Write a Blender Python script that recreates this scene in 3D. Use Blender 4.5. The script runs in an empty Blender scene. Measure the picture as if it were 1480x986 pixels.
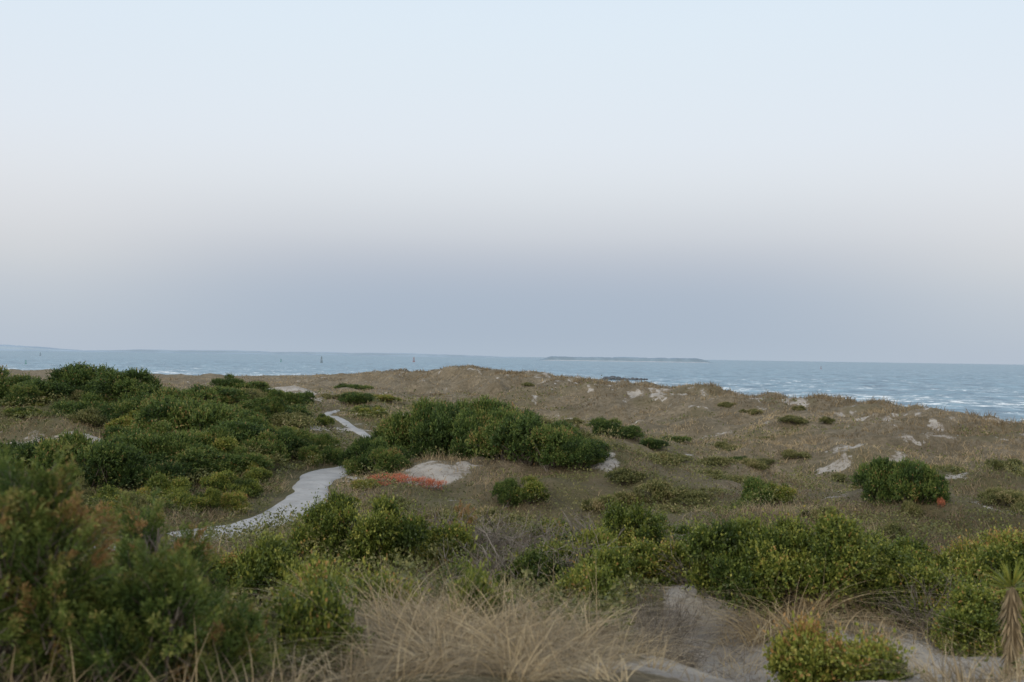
import bpy, math, random, time
import numpy as np
from mathutils import Matrix, Vector
T0=time.time()
rng=np.random.default_rng(7); random.seed(7)
scene=bpy.context.scene; COL=scene.collection
CAM_Z=8.0

def s2l(c):
    o=[]
    for v in c:
        v/=255.0
        o.append(v/12.92 if v<=0.04045 else ((v+0.055)/1.055)**2.4)
    return o

# ---------------------------------------------------------------- noise
TAB=np.random.default_rng(3).random((256,256))
def vn(x,y,seed=0):
    x=np.asarray(x,float)+seed*17.31; y=np.asarray(y,float)+seed*9.77
    xi=np.floor(x).astype(np.int64); yi=np.floor(y).astype(np.int64)
    fx=x-xi; fy=y-yi; fx=fx*fx*(3-2*fx); fy=fy*fy*(3-2*fy)
    a=TAB[xi&255,yi&255]; b=TAB[(xi+1)&255,yi&255]; c=TAB[xi&255,(yi+1)&255]; d=TAB[(xi+1)&255,(yi+1)&255]
    return (a*(1-fx)+b*fx)*(1-fy)+(c*(1-fx)+d*fx)*fy
def fbm(x,y,oct=4,seed=0):
    s=0;a=0.5;n=0
    for i in range(oct):
        s=s+a*vn(x*2**i,y*2**i,seed+i); n+=a; a*=0.5
    return s/n
def sstep(a,b,x):
    t=np.clip((x-a)/(b-a),0,1); return t*t*(3-2*t)

# ---------------------------------------------------------------- terrain
CREST=np.array([(60,-40,4.2),(45,5,4.2),(36,30,4.4),(28,54,4.5),(24.6,69,4.9),(16,88,5.25),(8.4,110,5.5),(1,132,5.7),(-7,157,5.8),(-22,180,4.6),(-62,222,2.6),(-110,250,2.3),(-260,285,2.2),(-700,300,2.2)])
PATH=np.array([(-12,13),(-10,16.5),(-8.4,18.8),(-7.3,20.3),(-6.5,22.0),(-5.9,23.8),(-5.5,25.8),(-5.7,28.5),(-6.2,31.5),(-6.2,34),(-5.4,36.8),(-4.9,40.5),(-5.6,45),(-7.4,50),(-9.6,57),(-12,64),(-13,75)])
def polydist(P,x,y):
    best=np.full(x.shape,1e9); sg=np.zeros(x.shape); zz=np.zeros(x.shape)
    for i in range(len(P)-1):
        ax,ay=P[i,0],P[i,1]; bx,by=P[i+1,0],P[i+1,1]
        dx,dy=bx-ax,by-ay; L2=dx*dx+dy*dy
        t=np.clip(((x-ax)*dx+(y-ay)*dy)/L2,0,1)
        d=np.hypot(x-ax-t*dx,y-ay-t*dy)
        m=d<best
        best=np.where(m,d,best)
        cr=dx*(y-ay)-dy*(x-ax)
        sg=np.where(m,np.where(cr<0,1,-1),sg)
        if P.shape[1]>2: zz=np.where(m,P[i,2]+(P[i+1,2]-P[i,2])*t,zz)
    return best,sg,zz
HILLS=[(-26,58,13,10,1.7),(-16,47,8,8,0.5),(-13,30,5,7,0.4),(3.5,34,2.6,4,0.5),(-2.2,33.5,1.6,1.8,0.3),(15,45,3.5,3,0.7),(10.5,26,3,3,0.35),
       (-1,62,8,5,0.4),(12,66,7,6,0.5),(-19,84,6,8,0.7),(2.9,11.1,1.5,.9,0.36),(5.2,11.6,1.8,1.2,0.3),(1.95,8.7,0.7,1.7,-0.33),(3.3,8.6,1.1,.7,-0.22),(-36,40,12,14,0.8),(7,52,5,4,0.4),(20,52,4,3,0.4)]
def height(x,y,detail=True):
    x=np.asarray(x,float); y=np.asarray(y,float)
    r=np.hypot(x,y)
    z=np.interp(r,[0,4,5.5,7,10,15,22,35,60,100,200,400],[6.35,6.3,6.12,5.78,5.22,4.65,4.1,3.9,3.8,3.6,2.9,2.2])
    for (hx,hy,sx,sy,h) in HILLS:
        z=z+h*np.exp(-((x-hx)/sx)**2-((y-hy)/sy)**2)
    amp=np.interp(r,[0,8,14,25,60,200],[0.1,0.25,.6,.95,1.0,.8])
    dp,_,_=polydist(PATH,x,y)
    ampl=amp*(.12+.88*sstep(1.3,5,dp))
    z=z+ampl*((fbm(x/11,y/11,3,1)-0.5)*1.6+(fbm(x/3.6,y/3.6,4,5)-0.5)*2.2)
    d,sg,hc=polydist(CREST,x,y)
    z=z-.55*np.exp(-((d-17)/9)**2)*sstep(3.8,4.6,hc)*sstep(30,45,r)
    d=d+ (fbm(x/14,y/14,2,9)-0.5)*6*sstep(0,20,d)
    hm=(fbm(x/6.5,y/6.5,3,11)-0.5)*1.0+(fbm(x/2.4,y/2.4,4,13)-.5)*1.1
    hcn=hc+hm*1.4*sstep(3.2,5,hc)
    er=(fbm(x/3.5,y/3.5,3,15)-.5)*14*sstep(3.6,4.6,hc)
    landw=z+(hcn-z)*np.exp(-(np.maximum(d+er*sstep(.5,4,d),0)/7.0)**2)
    prof=np.interp(d,[0,3,7,14,35,60,120,400],[1,.92,.68,.36,0,-.25,-.6,-1.2])
    seaw=hcn*np.where(prof>0,prof,0)+np.where(prof<0,prof*4,0)
    w=sstep(0,1.5,d)
    out=np.where(sg<0,landw,hcn*(1-w)+seaw*w)
    pm_=sstep(1.15,2.1,dp)
    out=out-0.08*(1-pm_)
    if detail: out=out+((fbm(x/0.7,y/0.7,3,21)-0.5)*np.interp(r,[0,60,120],[0.2,0.26,0.3]))*pm_
    return out
SAND=[(-18.8,39,3.2,3.2,1.2),(-24,41,2.4,3,.9),(-19,80,3,7,1),(-2.5,32.2,1.1,1.1,1.1),(-1.4,33,.6,.8,.8),(2.9,33,.45,2.4,.8),(3.0,25,.8,.6,.85),(13.6,43,.7,.7,.8),(15.2,44.5,.8,.7,.8),(16.6,42.5,.8,.8,.7),(12.0,26,1.0,1.3,1.05),
      (10.6,86,1.2,2,.7),(13,84,1.2,2,.7),(1.9,8.0,.65,2.5,2.2),(2.2,10.3,.6,1.0,1.8),(3.2,8.8,1.5,.8,1.8),(2.6,6.3,1.3,.9,1.4),(4.6,8.5,1.2,.5,1.2),(5.2,24.5,.6,1.0,.7),(2.7,65,1.0,1.4,.7),(19,57,1.2,1.2,.6),
      (-27,62,2,2,.6),(-10,68,2.0,4,.7),(4.2,42,.8,1.0,.6),(17,36,.8,1.0,.6),(8.3,27,.8,.8,.6),(-8.6,52,1.8,3,.5)]
GREEN=[(4.0,28,2.6,2.2,1),(7.5,34.5,2.4,2.4,1),(16,37,3.5,4.5,.9),(13.6,27,1.6,2,.9),(3.8,34,2.4,4.5,.9),(-9,24,3.5,6,1.3),(-14,36,9,12,1.25),(-22,54,16,17,1.2),(-2,70,5,4,.8),(-9,30,3,6,1.3),
       (1.5,50,4,5,.5),(5,45,3,4,.6),(-8,80,6,8,.5),(6,16,5,5,.95),(0,17,4.5,4.5,1.1),(-3,13,3,4,.9),(4,13,3.5,2.4,.95),(-1,24,4.5,4.5,.95),(9,20,5,5,.75),(2,22,4.5,3.5,.95),(-4,20,2,5,.8),(-1,29,3.5,2,.7)]
def masks(x,y):
    n=fbm(x/1.3,y/1.3,5,31)-0.5; n2=fbm(x/6,y/6,4,37)
    s=np.zeros(np.shape(x))
    for (hx,hy,sx,sy,k) in SAND:
        q=np.exp(-(((x-hx)/sx)**2+((y-hy)/sy)**2)*0.8)
        s=np.maximum(s,k*q)
    r=np.hypot(x,y)
    s=s+n*2.1*np.where(s>0.1,1,0.0)
    s=np.maximum(s,(sstep(.49,.62,n2)*sstep(.57,.72,fbm(x/.9,y/.9,4,41)))*.65*sstep(20,34,r))
    d,sg,hc=polydist(CREST,x,y)
    rid=np.exp(-((d-3.0)/4.2)**2)*sstep(3.9,4.8,hc)
    s=np.maximum(s,rid*sstep(.51,.66,fbm(x/.95,y/.95,5,51))*sstep(.38,.5,fbm(x/5,y/5,2,53))*.9)
    s=np.where((sg>0)&(d>9),1.0,s)
    g=np.zeros(np.shape(x))
    for (hx,hy,sx,sy,k) in GREEN:
        g=np.maximum(g,k*np.exp(-(((x-hx)/sx)**2+((y-hy)/sy)**2)*0.8))
    g=np.clip(g+n*1.5*(g>0.1),0,1)
    g=np.maximum(g,sstep(.53,.67,fbm(x/4,y/4,4,61))*np.interp(r,[30,60],[.6,.35])*(1-sstep(80,140,r)))
    return np.clip((s-.25)*1.5,0,1),np.clip(g,0,1)

# ---------------------------------------------------------------- mesh helper
def make_mesh(name,verts,quads=None,tris=None,attrs=None,smooth=False,matidx=None):
    me=bpy.data.meshes.new(name)
    verts=np.asarray(verts,np.float32)
    nq=0 if quads is None else len(quads); nt=0 if tris is None else len(tris)
    me.vertices.add(len(verts)); me.vertices.foreach_set("co",verts.ravel())
    me.loops.add(nq*4+nt*3)
    li=[];
    if nq: li.append(np.asarray(quads,np.int32).ravel())
    if nt: li.append(np.asarray(tris,np.int32).ravel())
    me.loops.foreach_set("vertex_index",np.concatenate(li))
    me.polygons.add(nq+nt)
    st=np.concatenate([np.arange(nq)*4,nq*4+np.arange(nt)*3]).astype(np.int32)
    me.polygons.foreach_set("loop_start",st)
    if matidx is not None: me.polygons.foreach_set("material_index",np.asarray(matidx,np.int32))
    me.polygons.foreach_set("use_smooth",np.full(nq+nt,smooth))
    if attrs:
        for k,v in attrs.items():
            a=me.attributes.new(k,'FLOAT','POINT'); a.data.foreach_set("value",np.asarray(v,np.float32))
    me.update(calc_edges=True); 
    return me
def add_obj(name,me,loc=(0,0,0),**props):
    o=bpy.data.objects.new(name,me); o.location=loc; COL.objects.link(o)
    for k,v in props.items(): o[k]=v
    return o

# ---------------------------------------------------------------- materials
def newmat(name):
    m=bpy.data.materials.new(name); m.use_nodes=True
    nt=m.node_tree; nt.nodes.clear()
    out=nt.nodes.new("ShaderNodeOutputMaterial")
    return m,nt,out
def N(nt,t,**kw):
    n=nt.nodes.new(t)
    for k,v in kw.items(): setattr(n,k,v)
    return n
def ramp(nt,stops,interp='LINEAR'):
    r=nt.nodes.new("ShaderNodeValToRGB"); cr=r.color_ramp; cr.interpolation=interp
    while len(cr.elements)<len(stops): cr.elements.new(0.5)
    for e,(p,c) in zip(cr.elements,stops):
        e.position=p; e.color=(*c,1)
    return r
def mixc(nt,fac,a,b,mode='MIX'):
    m=nt.nodes.new("ShaderNodeMix"); m.data_type='RGBA'; m.blend_type=mode
    for sock,v in ((m.inputs[0],fac),(m.inputs[6],a),(m.inputs[7],b)):
        if hasattr(v,'links'): nt.links.new(v,sock)
        elif isinstance(v,(int,float)): sock.default_value=v
        else: sock.default_value=(*v,1)
    return m.outputs[2]
def noise(nt,vec,scale,detail=5,rough=.55,dist=0):
    n=nt.nodes.new("ShaderNodeTexNoise"); n.inputs['Scale'].default_value=scale; n.inputs['Detail'].default_value=detail
    n.inputs['Roughness'].default_value=rough; n.inputs['Distortion'].default_value=dist
    nt.links.new(vec,n.inputs['Vector']); return n.outputs[0]
def mth(nt,op,a,b=0.0,clamp=False):
    m=nt.nodes.new("ShaderNodeMath"); m.operation=op; m.use_clamp=clamp
    for s,v in ((m.inputs[0],a),(m.inputs[1],b)):
        if hasattr(v,'links'): nt.links.new(v,s)
        else: s.default_value=v
    return m.outputs[0]
def mr(nt,v,a,b,c=0,d=1):
    m=nt.nodes.new("ShaderNodeMapRange"); m.interpolation_type='SMOOTHSTEP'
    nt.links.new(v,m.inputs[0]); m.inputs[1].default_value=a; m.inputs[2].default_value=b; m.inputs[3].default_value=c; m.inputs[4].default_value=d
    return m.outputs[0]
def attr(nt,name):
    a=nt.nodes.new("ShaderNodeAttribute"); a.attribute_name=name; return a.outputs['Fac']
def geo_pos(nt): return nt.nodes.new("ShaderNodeNewGeometry").outputs['Position']

def sand_color(nt,pos):
    big=noise(nt,pos,1.2,5); fine=noise(nt,pos,45,3,.7); mid=noise(nt,pos,6,6,.75)
    c=mixc(nt,mr(nt,big,.35,.65),(.36,.335,.31),(.50,.475,.45))
    c=mixc(nt,mr(nt,fine,.3,.75,0,.35),c,(.27,.245,.22))
    c=mixc(nt,mr(nt,mid,.52,.66,0,.75),c,(.19,.16,.12))
    return c,fine,mid
def leaf_mat(name,stops,transl=.22,rough=.55,hue=.12,nz=.8):
    m,nt,out=newmat(name)
    t=attr(nt,"tint"); oi=nt.nodes.new("ShaderNodeObjectInfo").outputs['Random']
    pos=geo_pos(nt); n=noise(nt,pos,2.2,3)
    f=mth(nt,'ADD',t,mth(nt,'MULTIPLY',mth(nt,'SUBTRACT',oi,.5),hue*2))
    f=mth(nt,'ADD',f,mth(nt,'MULTIPLY',mth(nt,'SUBTRACT',n,.5),nz),True)
    r=ramp(nt,stops); nt.links.new(f,r.inputs[0])
    p=N(nt,"ShaderNodeBsdfPrincipled"); nt.links.new(r.outputs[0],p.inputs['Base Color']); p.inputs['Roughness'].default_value=rough; p.inputs['Specular IOR Level'].default_value=.25
    if transl>0:
        tr=N(nt,"ShaderNodeBsdfTranslucent"); nt.links.new(r.outputs[0],tr.inputs[0])
        mx=N(nt,"ShaderNodeMixShader"); mx.inputs[0].default_value=transl
        nt.links.new(p.outputs[0],mx.inputs[1]); nt.links.new(tr.outputs[0],mx.inputs[2]); nt.links.new(mx.outputs[0],out.inputs[0])
    else: nt.links.new(p.outputs[0],out.inputs[0])
    return m
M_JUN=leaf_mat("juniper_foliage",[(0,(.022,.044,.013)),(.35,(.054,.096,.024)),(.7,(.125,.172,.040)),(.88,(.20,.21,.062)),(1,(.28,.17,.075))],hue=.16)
M_BRD=leaf_mat("broadleaf_foliage",[(0,(.028,.050,.012)),(.35,(.080,.116,.024)),(.7,(.180,.21,.040)),(.93,(.30,.29,.065)),(1,(.32,.19,.07))],rough=.42,hue=.18)
M_MAT=leaf_mat("low_shrub_foliage",[(0,(.052,.062,.024)),(.4,(.115,.128,.044)),(.75,(.195,.19,.075)),(1,(.31,.25,.14))])
M_RED=leaf_mat("rusty_foliage",[(0,(.20,.08,.05)),(.5,(.50,.16,.09)),(1,(.62,.28,.18))])
M_GRS=leaf_mat("dry_grass",[(0,(.11,.085,.052)),(.3,(.235,.185,.115)),(.6,(.375,.295,.18)),(1,(.58,.47,.295))],transl=.3,hue=0,nz=.5)
M_WOOD=leaf_mat("weathered_twigs",[(0,(.06,.05,.042)),(.5,(.13,.115,.10)),(1,(.25,.225,.20))],transl=0,rough=.8)

# ground
m,nt,out=newmat("dune_ground"); M_GROUND=m
pos=geo_pos(nt); sc,fine,mid=sand_color(nt,pos)
n1=noise(nt,pos,.35,6,.6); n2=noise(nt,pos,2.4,7,.75); n3=noise(nt,pos,18,4,.7)
br=mixc(nt,mr(nt,n1,.35,.65),(.172,.143,.102),(.265,.222,.162))
br=mixc(nt,mr(nt,n2,.36,.64,0,.8),br,(.095,.082,.055))
br=mixc(nt,mr(nt,n3,.45,.75,0,.5),br,(.34,.295,.225))
gr=mixc(nt,mr(nt,n2,.35,.65),(.068,.070,.030),(.145,.138,.062))
g=mth(nt,'MULTIPLY',attr(nt,"green"),mr(nt,n3,.3,.6,.4,1))
c=mixc(nt,g,br,gr)
S_=attr(nt,"sand")
sm=mth(nt,'ADD',S_,mth(nt,'MULTIPLY',mth(nt,'SUBTRACT',n2,.5),2.8))
sm=mth(nt,'MULTIPLY',mr(nt,sm,.36,.72),mr(nt,S_,.02,.3))
c=mixc(nt,sm,c,sc)
p=N(nt,"ShaderNodeBsdfPrincipled"); nt.links.new(c,p.inputs['Base Color']); p.inputs['Roughness'].default_value=.95; p.inputs['Specular IOR Level'].default_value=.1
b=N(nt,"ShaderNodeBump"); b.inputs['Strength'].default_value=1; b.inputs['Distance'].default_value=.25
nt.links.new(mth(nt,'ADD',n2,mth(nt,'MULTIPLY',n3,.3)),b.inputs['Height']); nt.links.new(b.outputs[0],p.inputs['Normal']); nt.links.new(p.outputs[0],out.inputs[0])
# path
m,nt,out=newmat("trodden_sand"); M_PATH=m
pos=geo_pos(nt); fine=noise(nt,pos,40,3,.7)
c=mixc(nt,mr(nt,noise(nt,pos,1.5,5),.3,.7),(.26,.262,.268),(.34,.342,.35))
c=mixc(nt,mr(nt,noise(nt,pos,3,5,.7),.54,.70,0,.6),c,(.19,.172,.15))
p=N(nt,"ShaderNodeBsdfPrincipled"); nt.links.new(c,p.inputs['Base Color']); p.inputs['Roughness'].default_value=.95; p.inputs['Specular IOR Level'].default_value=.1
b=N(nt,"ShaderNodeBump"); b.inputs['Strength'].default_value=.6; b.inputs['Distance'].default_value=.05
nt.links.new(mth(nt,'ADD',noise(nt,pos,4,4),mth(nt,'MULTIPLY',fine,.2)),b.inputs['Height']); nt.links.new(b.outputs[0],p.inputs['Normal']); nt.links.new(p.outputs[0],out.inputs[0])
# water
m,nt,out=newmat("sea_water"); M_SEA=m
pos=geo_pos(nt)
mp=N(nt,"ShaderNodeMapping"); nt.links.new(pos,mp.inputs[0]); mp.inputs['Rotation'].default_value=(0,0,math.radians(18)); mp.inputs['Scale'].default_value=(.7,1,1)
v=mp.outputs[0]
w1=noise(nt,v,.17,7,.72); w2=noise(nt,v,.03,4,.55); w3=noise(nt,v,.9,4,.6)
c=mixc(nt,mr(nt,w1,.38,.62),(.028,.088,.150),(.165,.290,.380))
c=mixc(nt,mr(nt,w2,.4,.6,0,.3),c,(.18,.290,.37))
cap=noise(nt,v,.33,7,.74,.3)
foam=mth(nt,'ADD',cap,mth(nt,'MULTIPLY',attr(nt,"surf"),.10))
foam=mth(nt,'ADD',foam,mth(nt,'MULTIPLY',mth(nt,'SUBTRACT',w2,.5),.25))
foam=mr(nt,foam,.605,.68)
c=mixc(nt,foam,c,(.80,.84,.86))
p=N(nt,"ShaderNodeBsdfPrincipled"); nt.links.new(c,p.inputs['Base Color']); p.inputs['Roughness'].default_value=.35; p.inputs['Specular IOR Level'].default_value=.3
b=N(nt,"ShaderNodeBump"); b.inputs['Strength'].default_value=.8; b.inputs['Distance'].default_value=.8
nt.links.new(mth(nt,'ADD',w1,mth(nt,'MULTIPLY',w3,.25)),b.inputs['Height']); nt.links.new(b.outputs[0],p.inputs['Normal']); nt.links.new(p.outputs[0],out.inputs[0])
def plain(name,col,rough=.8,var=.25,scale=2):
    m,nt,out=newmat(name); pos=geo_pos(nt); n=noise(nt,pos,scale,5)
    c=mixc(nt,mr(nt,n,.35,.65),[v*(1-var) for v in col],[v*(1+var) for v in col])
    p=N(nt,"ShaderNodeBsdfPrincipled"); nt.links.new(c,p.inputs['Base Color']); p.inputs['Roughness'].default_value=rough; p.inputs['Specular IOR Level'].default_value=.2
    nt.links.new(p.outputs[0],out.inputs[0]); return m
M_ISL=plain("hazy_island_woods",(.19,.26,.34),var=.12,scale=.02)  # distance haze painted into the woods' base colour
M_SHORE=plain("hazy_far_shore",(.265,.345,.44),var=.06,scale=.004)  # pale blue base colour stands in for aerial haze
M_ISLSAND=plain("hazy_island_beach",(.38,.42,.47),var=.06,scale=.05)  # beach sand tinted bluish, haze painted into its colour
M_ROCK=plain("jetty_rock",(.085,.095,.11),scale=1)
M_BGREEN=plain("green_buoy_paint",(.08,.24,.21),.5,.1)
M_BRED=plain("red_buoy_paint",(.25,.15,.16),.5,.1)
M_BGREY=plain("buoy_steel",(.16,.20,.23),.5,.1)

# ---------------------------------------------------------------- ground sheet
ang=np.concatenate([np.arange(-180,-44,3.0),np.arange(-44,44,.19),np.arange(44,180,3.0)])
rad=np.concatenate([[0.6],np.exp(np.arange(math.log(1.0),math.log(420),.0085)),np.array([450,520,650,900,1500,3000,8000,30000])])
def polar(ang,rad):
    A,R=np.meshgrid(np.radians(ang),rad); X=R*np.sin(A); Y=R*np.cos(A)
    nr,na=A.shape
    i=np.arange(nr-1)[:,None]; j=np.arange(na)[None,:]; j2=(j+1)%na
    q=np.stack([i*na+j,(i)*na+j2,(i+1)*na+j2,(i+1)*na+j],-1).reshape(-1,4)
    return X.ravel(),Y.ravel(),q[:,::-1],na
X,Y,Q,na=polar(ang,rad)
Z=height(X,Y); S,G=masks(X,Y)
R=np.hypot(X,Y); Z=np.where(R>440,np.where(Y>0,-5,np.minimum(Z,3)),Z)
V=np.stack([X,Y,Z],1); V=np.vstack([V,[0,0,float(height(0.,0.))]])
cidx=len(V)-1
tr=np.stack([np.arange(na),(np.arange(na)+1)%na,np.full(na,cidx)],1)[:,::-1]
S=np.append(S,0);G=np.append(G,0)
me=make_mesh("ground",V,Q,tr,{"sand":S,"green":G},smooth=True); me.materials.append(M_GROUND)
add_obj("ground",me,kind="structure",label="rolling sand dunes covered with brown dry grass")
# footpath
def resample(P,step):
    seg=np.hypot(*np.diff(P[:,:2],axis=0).T); L=np.concatenate([[0],np.cumsum(seg)])
    t=np.arange(0,L[-1],step)
    x=np.interp(t,L,P[:,0]); y=np.interp(t,L,P[:,1])
    k=np.ones(15)/15
    return np.convolve(np.pad(x,7,'edge'),k,'valid'),np.convolve(np.pad(y,7,'edge'),k,'valid')
px,py=resample(PATH,.15)
tx=np.gradient(px); ty=np.gradient(py); l=np.hypot(tx,ty); nx,ny=-ty/l,tx/l
us=np.linspace(-1,1,25)
arr=np.arange(len(px))
fw=np.interp(py,[34,42],[1,.42])
wl=(.78+.45*(vn(arr*.06,arr*0+.5,3)-.5)+.2*(vn(arr*.17,arr*0+.5,5)-.5))*fw; wr=(.78+.45*(vn(arr*.06,arr*0+4.5,7)-.5)+.2*(vn(arr*.17,arr*0+9.5,5)-.5))*fw
PX=px[:,None]+nx[:,None]*np.where(us<0,us*wr[:,None],us*wl[:,None]); PY=py[:,None]+ny[:,None]*np.where(us<0,us*wr[:,None],us*wl[:,None])
PZ=height(PX,PY)+(.05-.13*np.abs(us)**6)[None,:]
n,k=PX.shape; i=np.arange(n-1)[:,None]; j=np.arange(k-1)[None,:]
q=np.stack([i*k+j,(i+1)*k+j,(i+1)*k+j+1,i*k+j+1],-1).reshape(-1,4)[:,::-1]
me=make_mesh("footpath",np.stack([PX.ravel(),PY.ravel(),PZ.ravel()],1),q,smooth=True); me.materials.append(M_PATH)
add_obj("footpath",me,kind="structure",label="narrow pale sand footpath winding through the dune shrubs")
# sea
ang=np.concatenate([np.arange(-180,-48,4.0),np.arange(-48,48,.16),np.arange(48,180,4.0)])
rad=np.concatenate([np.exp(np.arange(math.log(70),math.log(1600),.0055)),np.exp(np.arange(math.log(1650),math.log(32000),.25)),[32000]])
X,Y,Q,na=polar(ang,rad)
d,sg,_=polydist(CREST,X,Y)
R=np.hypot(X,Y); am=1-sstep(700,1500,R)
ph=(-.25*X-Y)/9.0+3*fbm(X/60,Y/60,2,71)
wv=np.sin(ph*2)*.12*fbm(X/30,Y/12,2,73)*2+(fbm(X/7,Y/3.5,3,77)-.5)*.6
Zs=wv*am
dd=d*sg
surf=np.exp(-((dd-45)/22)**2)*1.0+np.exp(-((dd-110)/30)**2)*.7+.4*np.exp(-((dd-200)/70)**2)+1.3*np.exp(-((X-40)/14)**2-((Y-338)/10)**2)
inland=(sg<0)|(d<20)
Zs=np.where(inland,-1.5,Zs)
me=make_mesh("water",np.stack([X,Y,Zs],1),Q,attrs={"surf":surf},smooth=True); me.materials.append(M_SEA)
add_obj("water",me,kind="structure",label="grey blue choppy sea with small whitecaps")

# ---------------------------------------------------------------- far land
def strip(name,x0,x1,y,h,mat,label,depth=200,beach=0,seed=0,taper=.08,rot=0):
    n=160; t=np.linspace(0,1,n); x=x0+(x1-x0)*t
    env=sstep(0,taper,t)*(1-sstep(1-taper,1,t))
    top=h*env*(.72+.5*(fbm(t*22,t*0+seed,4,seed)-.3))+.3
    yy=y+(t-.5)*rot
    rows=[(yy-depth*.5,-1+0*t),(yy-depth*.5*.8,top*.35 if not beach else 0*t+beach*env),(yy-depth*.38,top*.8),(yy-depth*.2,top),(yy+depth*.2,top),(yy+depth*.5,-1+0*t)]
    V=np.concatenate([np.stack([x,a,b],1) for a,b in rows]); m_=len(rows)
    i=np.arange(m_-1)[:,None]; j=np.arange(n-1)[None,:]
    q=np.stack([i*n+j,i*n+j+1,(i+1)*n+j+1,(i+1)*n+j],-1).reshape(-1,4)
    mi=(np.repeat(np.arange(m_-1),n-1)==0).astype(int) if beach else None
    me=make_mesh(name,V,q,smooth=False,matidx=mi); me.materials.append(mat)
    if beach: me.materials.append(M_ISLSAND)
    add_obj(name,me,kind="structure",label=label)
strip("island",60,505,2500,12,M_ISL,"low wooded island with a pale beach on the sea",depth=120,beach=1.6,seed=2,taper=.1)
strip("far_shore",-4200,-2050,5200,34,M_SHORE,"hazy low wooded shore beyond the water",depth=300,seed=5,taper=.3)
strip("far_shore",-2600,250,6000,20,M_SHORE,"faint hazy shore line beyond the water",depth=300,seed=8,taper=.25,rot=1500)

# ---------------------------------------------------------------- blades
def blades(P,hgt,az,lean,width,tint,k=3,curl=1.0,droop=.32):
    n=len(P); t=np.linspace(0,1,k+1)
    dx,dy=np.cos(az),np.sin(az)
    ca=az+np.pi/2+rng.normal(0,.9,n); wx,wy=np.cos(ca),np.sin(ca)
    bend=rng.normal(0,.25,n)
    out=np.zeros((n,k+1,2,3))
    for i,tt in enumerate(t):
        hor=lean*hgt*(tt**(1+curl)); up=hgt*(tt-droop*np.clip(lean,0,2)*tt**2.2)
        sd_=bend*hgt*tt**2
        w=width*(1-tt)**.7*.5+width*.04
        for s,sn in enumerate((-1,1)):
            out[:,i,s,0]=P[:,0]+dx*hor+sn*wx*w-dy*sd_
            out[:,i,s,1]=P[:,1]+dy*hor+sn*wy*w+dx*sd_
            out[:,i,s,2]=P[:,2]+up
    V=out.reshape(-1,3); b=np.arange(n)[:,None]*(2*(k+1)); i=np.arange(k)[None,:]*2
    q=np.stack([b+i,b+i+1,b+i+3,b+i+2],-1).reshape(-1,4)
    return V,q,np.repeat(tint,2*(k+1))
def merge(parts):
    Vs,Qs,Ts=[],[],[];o=0
    for v,q,t in parts:
        Vs.append(v);Qs.append(q+o);Ts.append(t);o+=len(v)
    return np.vstack(Vs),np.vstack(Qs),np.concatenate(Ts)
def scatter(n,r0,r1,a0=-38,a1=38,p=None):
    a=np.radians(rng.uniform(a0,a1,n)); r=np.exp(rng.uniform(math.log(r0),math.log(r1),n))
    x=r*np.sin(a); y=r*np.cos(a); return x,y,r
parts=[]
x,y,r=scatter(110000,8.5,210)
S,G=masks(x,y); d,sg,hc=polydist(CREST,x,y); dp,_,_=polydist(PATH,x,y)
dens=fbm(x/1.9,y/1.9,4,81)
keep=(rng.random(len(x))>np.clip(S*1.15,0,.93))&(dp>.72+.35*rng.random(len(x)))&~((sg>0)&(d>8))&(dens>.33+.16*rng.random(len(x)))
x,y,r,G,dens=[a[keep] for a in (x,y,r,G,dens)]
nb=6; nt0=len(x); tz=rng.normal(0,.10,nt0)
ox=rng.normal(0,.10,nt0*nb)*(1+np.repeat(r,nb)/50); oy=rng.normal(0,.10,nt0*nb)*(1+np.repeat(r,nb)/50)
x=np.repeat(x,nb)+ox; y=np.repeat(y,nb)+oy
r=np.repeat(r,nb); G=np.repeat(G,nb); dn=np.repeat(dens,nb)
z=height(x,y)-.03
n=len(x)
h=(.10+.34*rng.random(n)**1.7)*(.3+1.2*dn)*np.interp(r,[8,30,100],[.9,.95,1.05])
ti=np.clip(rng.normal(.36,.12,n)+np.repeat(tz,nb)+(fbm(x/8,y/8,3,91)-.5)*1.0-.12*G,0,1)
parts.append(blades(np.stack([x,y,z],1),h,np.arctan2(oy,ox)+rng.normal(0,.9,n),rng.uniform(.3,1.6,n),np.maximum(.007,.0006*r)*rng.uniform(.6,1.3,n),ti,k=2))
P=CREST[2:10]; seg=rng.integers(0,len(P)-1,7000); t=rng.random(7000)
x=P[seg,0]+(P[seg+1,0]-P[seg,0])*t+rng.normal(0,2.2,7000); y=P[seg,1]+(P[seg+1,1]-P[seg,1])*t+rng.normal(0,2.2,7000)
S,G=masks(x,y); kp=(S<.3)&(fbm(x/2.5,y/2.5,3,83)>.46); x,y=x[kp],y[kp]; x=np.repeat(x,4)+rng.normal(0,.15,len(x)*4); y=np.repeat(y,4)+rng.normal(0,.15,len(y)*4)
n=len(x); r=np.hypot(x,y)
parts.append(blades(np.stack([x,y,height(x,y)-.03],1),rng.uniform(.15,.55,n),rng.uniform(0,6.28,n),rng.uniform(.2,1.2,n),.0006*r,np.clip(rng.normal(.22,.13,n),0,1),k=2))
v,q,t=merge(parts); me=make_mesh("dune_grass",v,q,attrs={"tint":t}); me.materials.append(M_GRS)
add_obj("dune_grass",me,kind="stuff",label="short dry brown grass covering the dunes")
parts=[]
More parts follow.
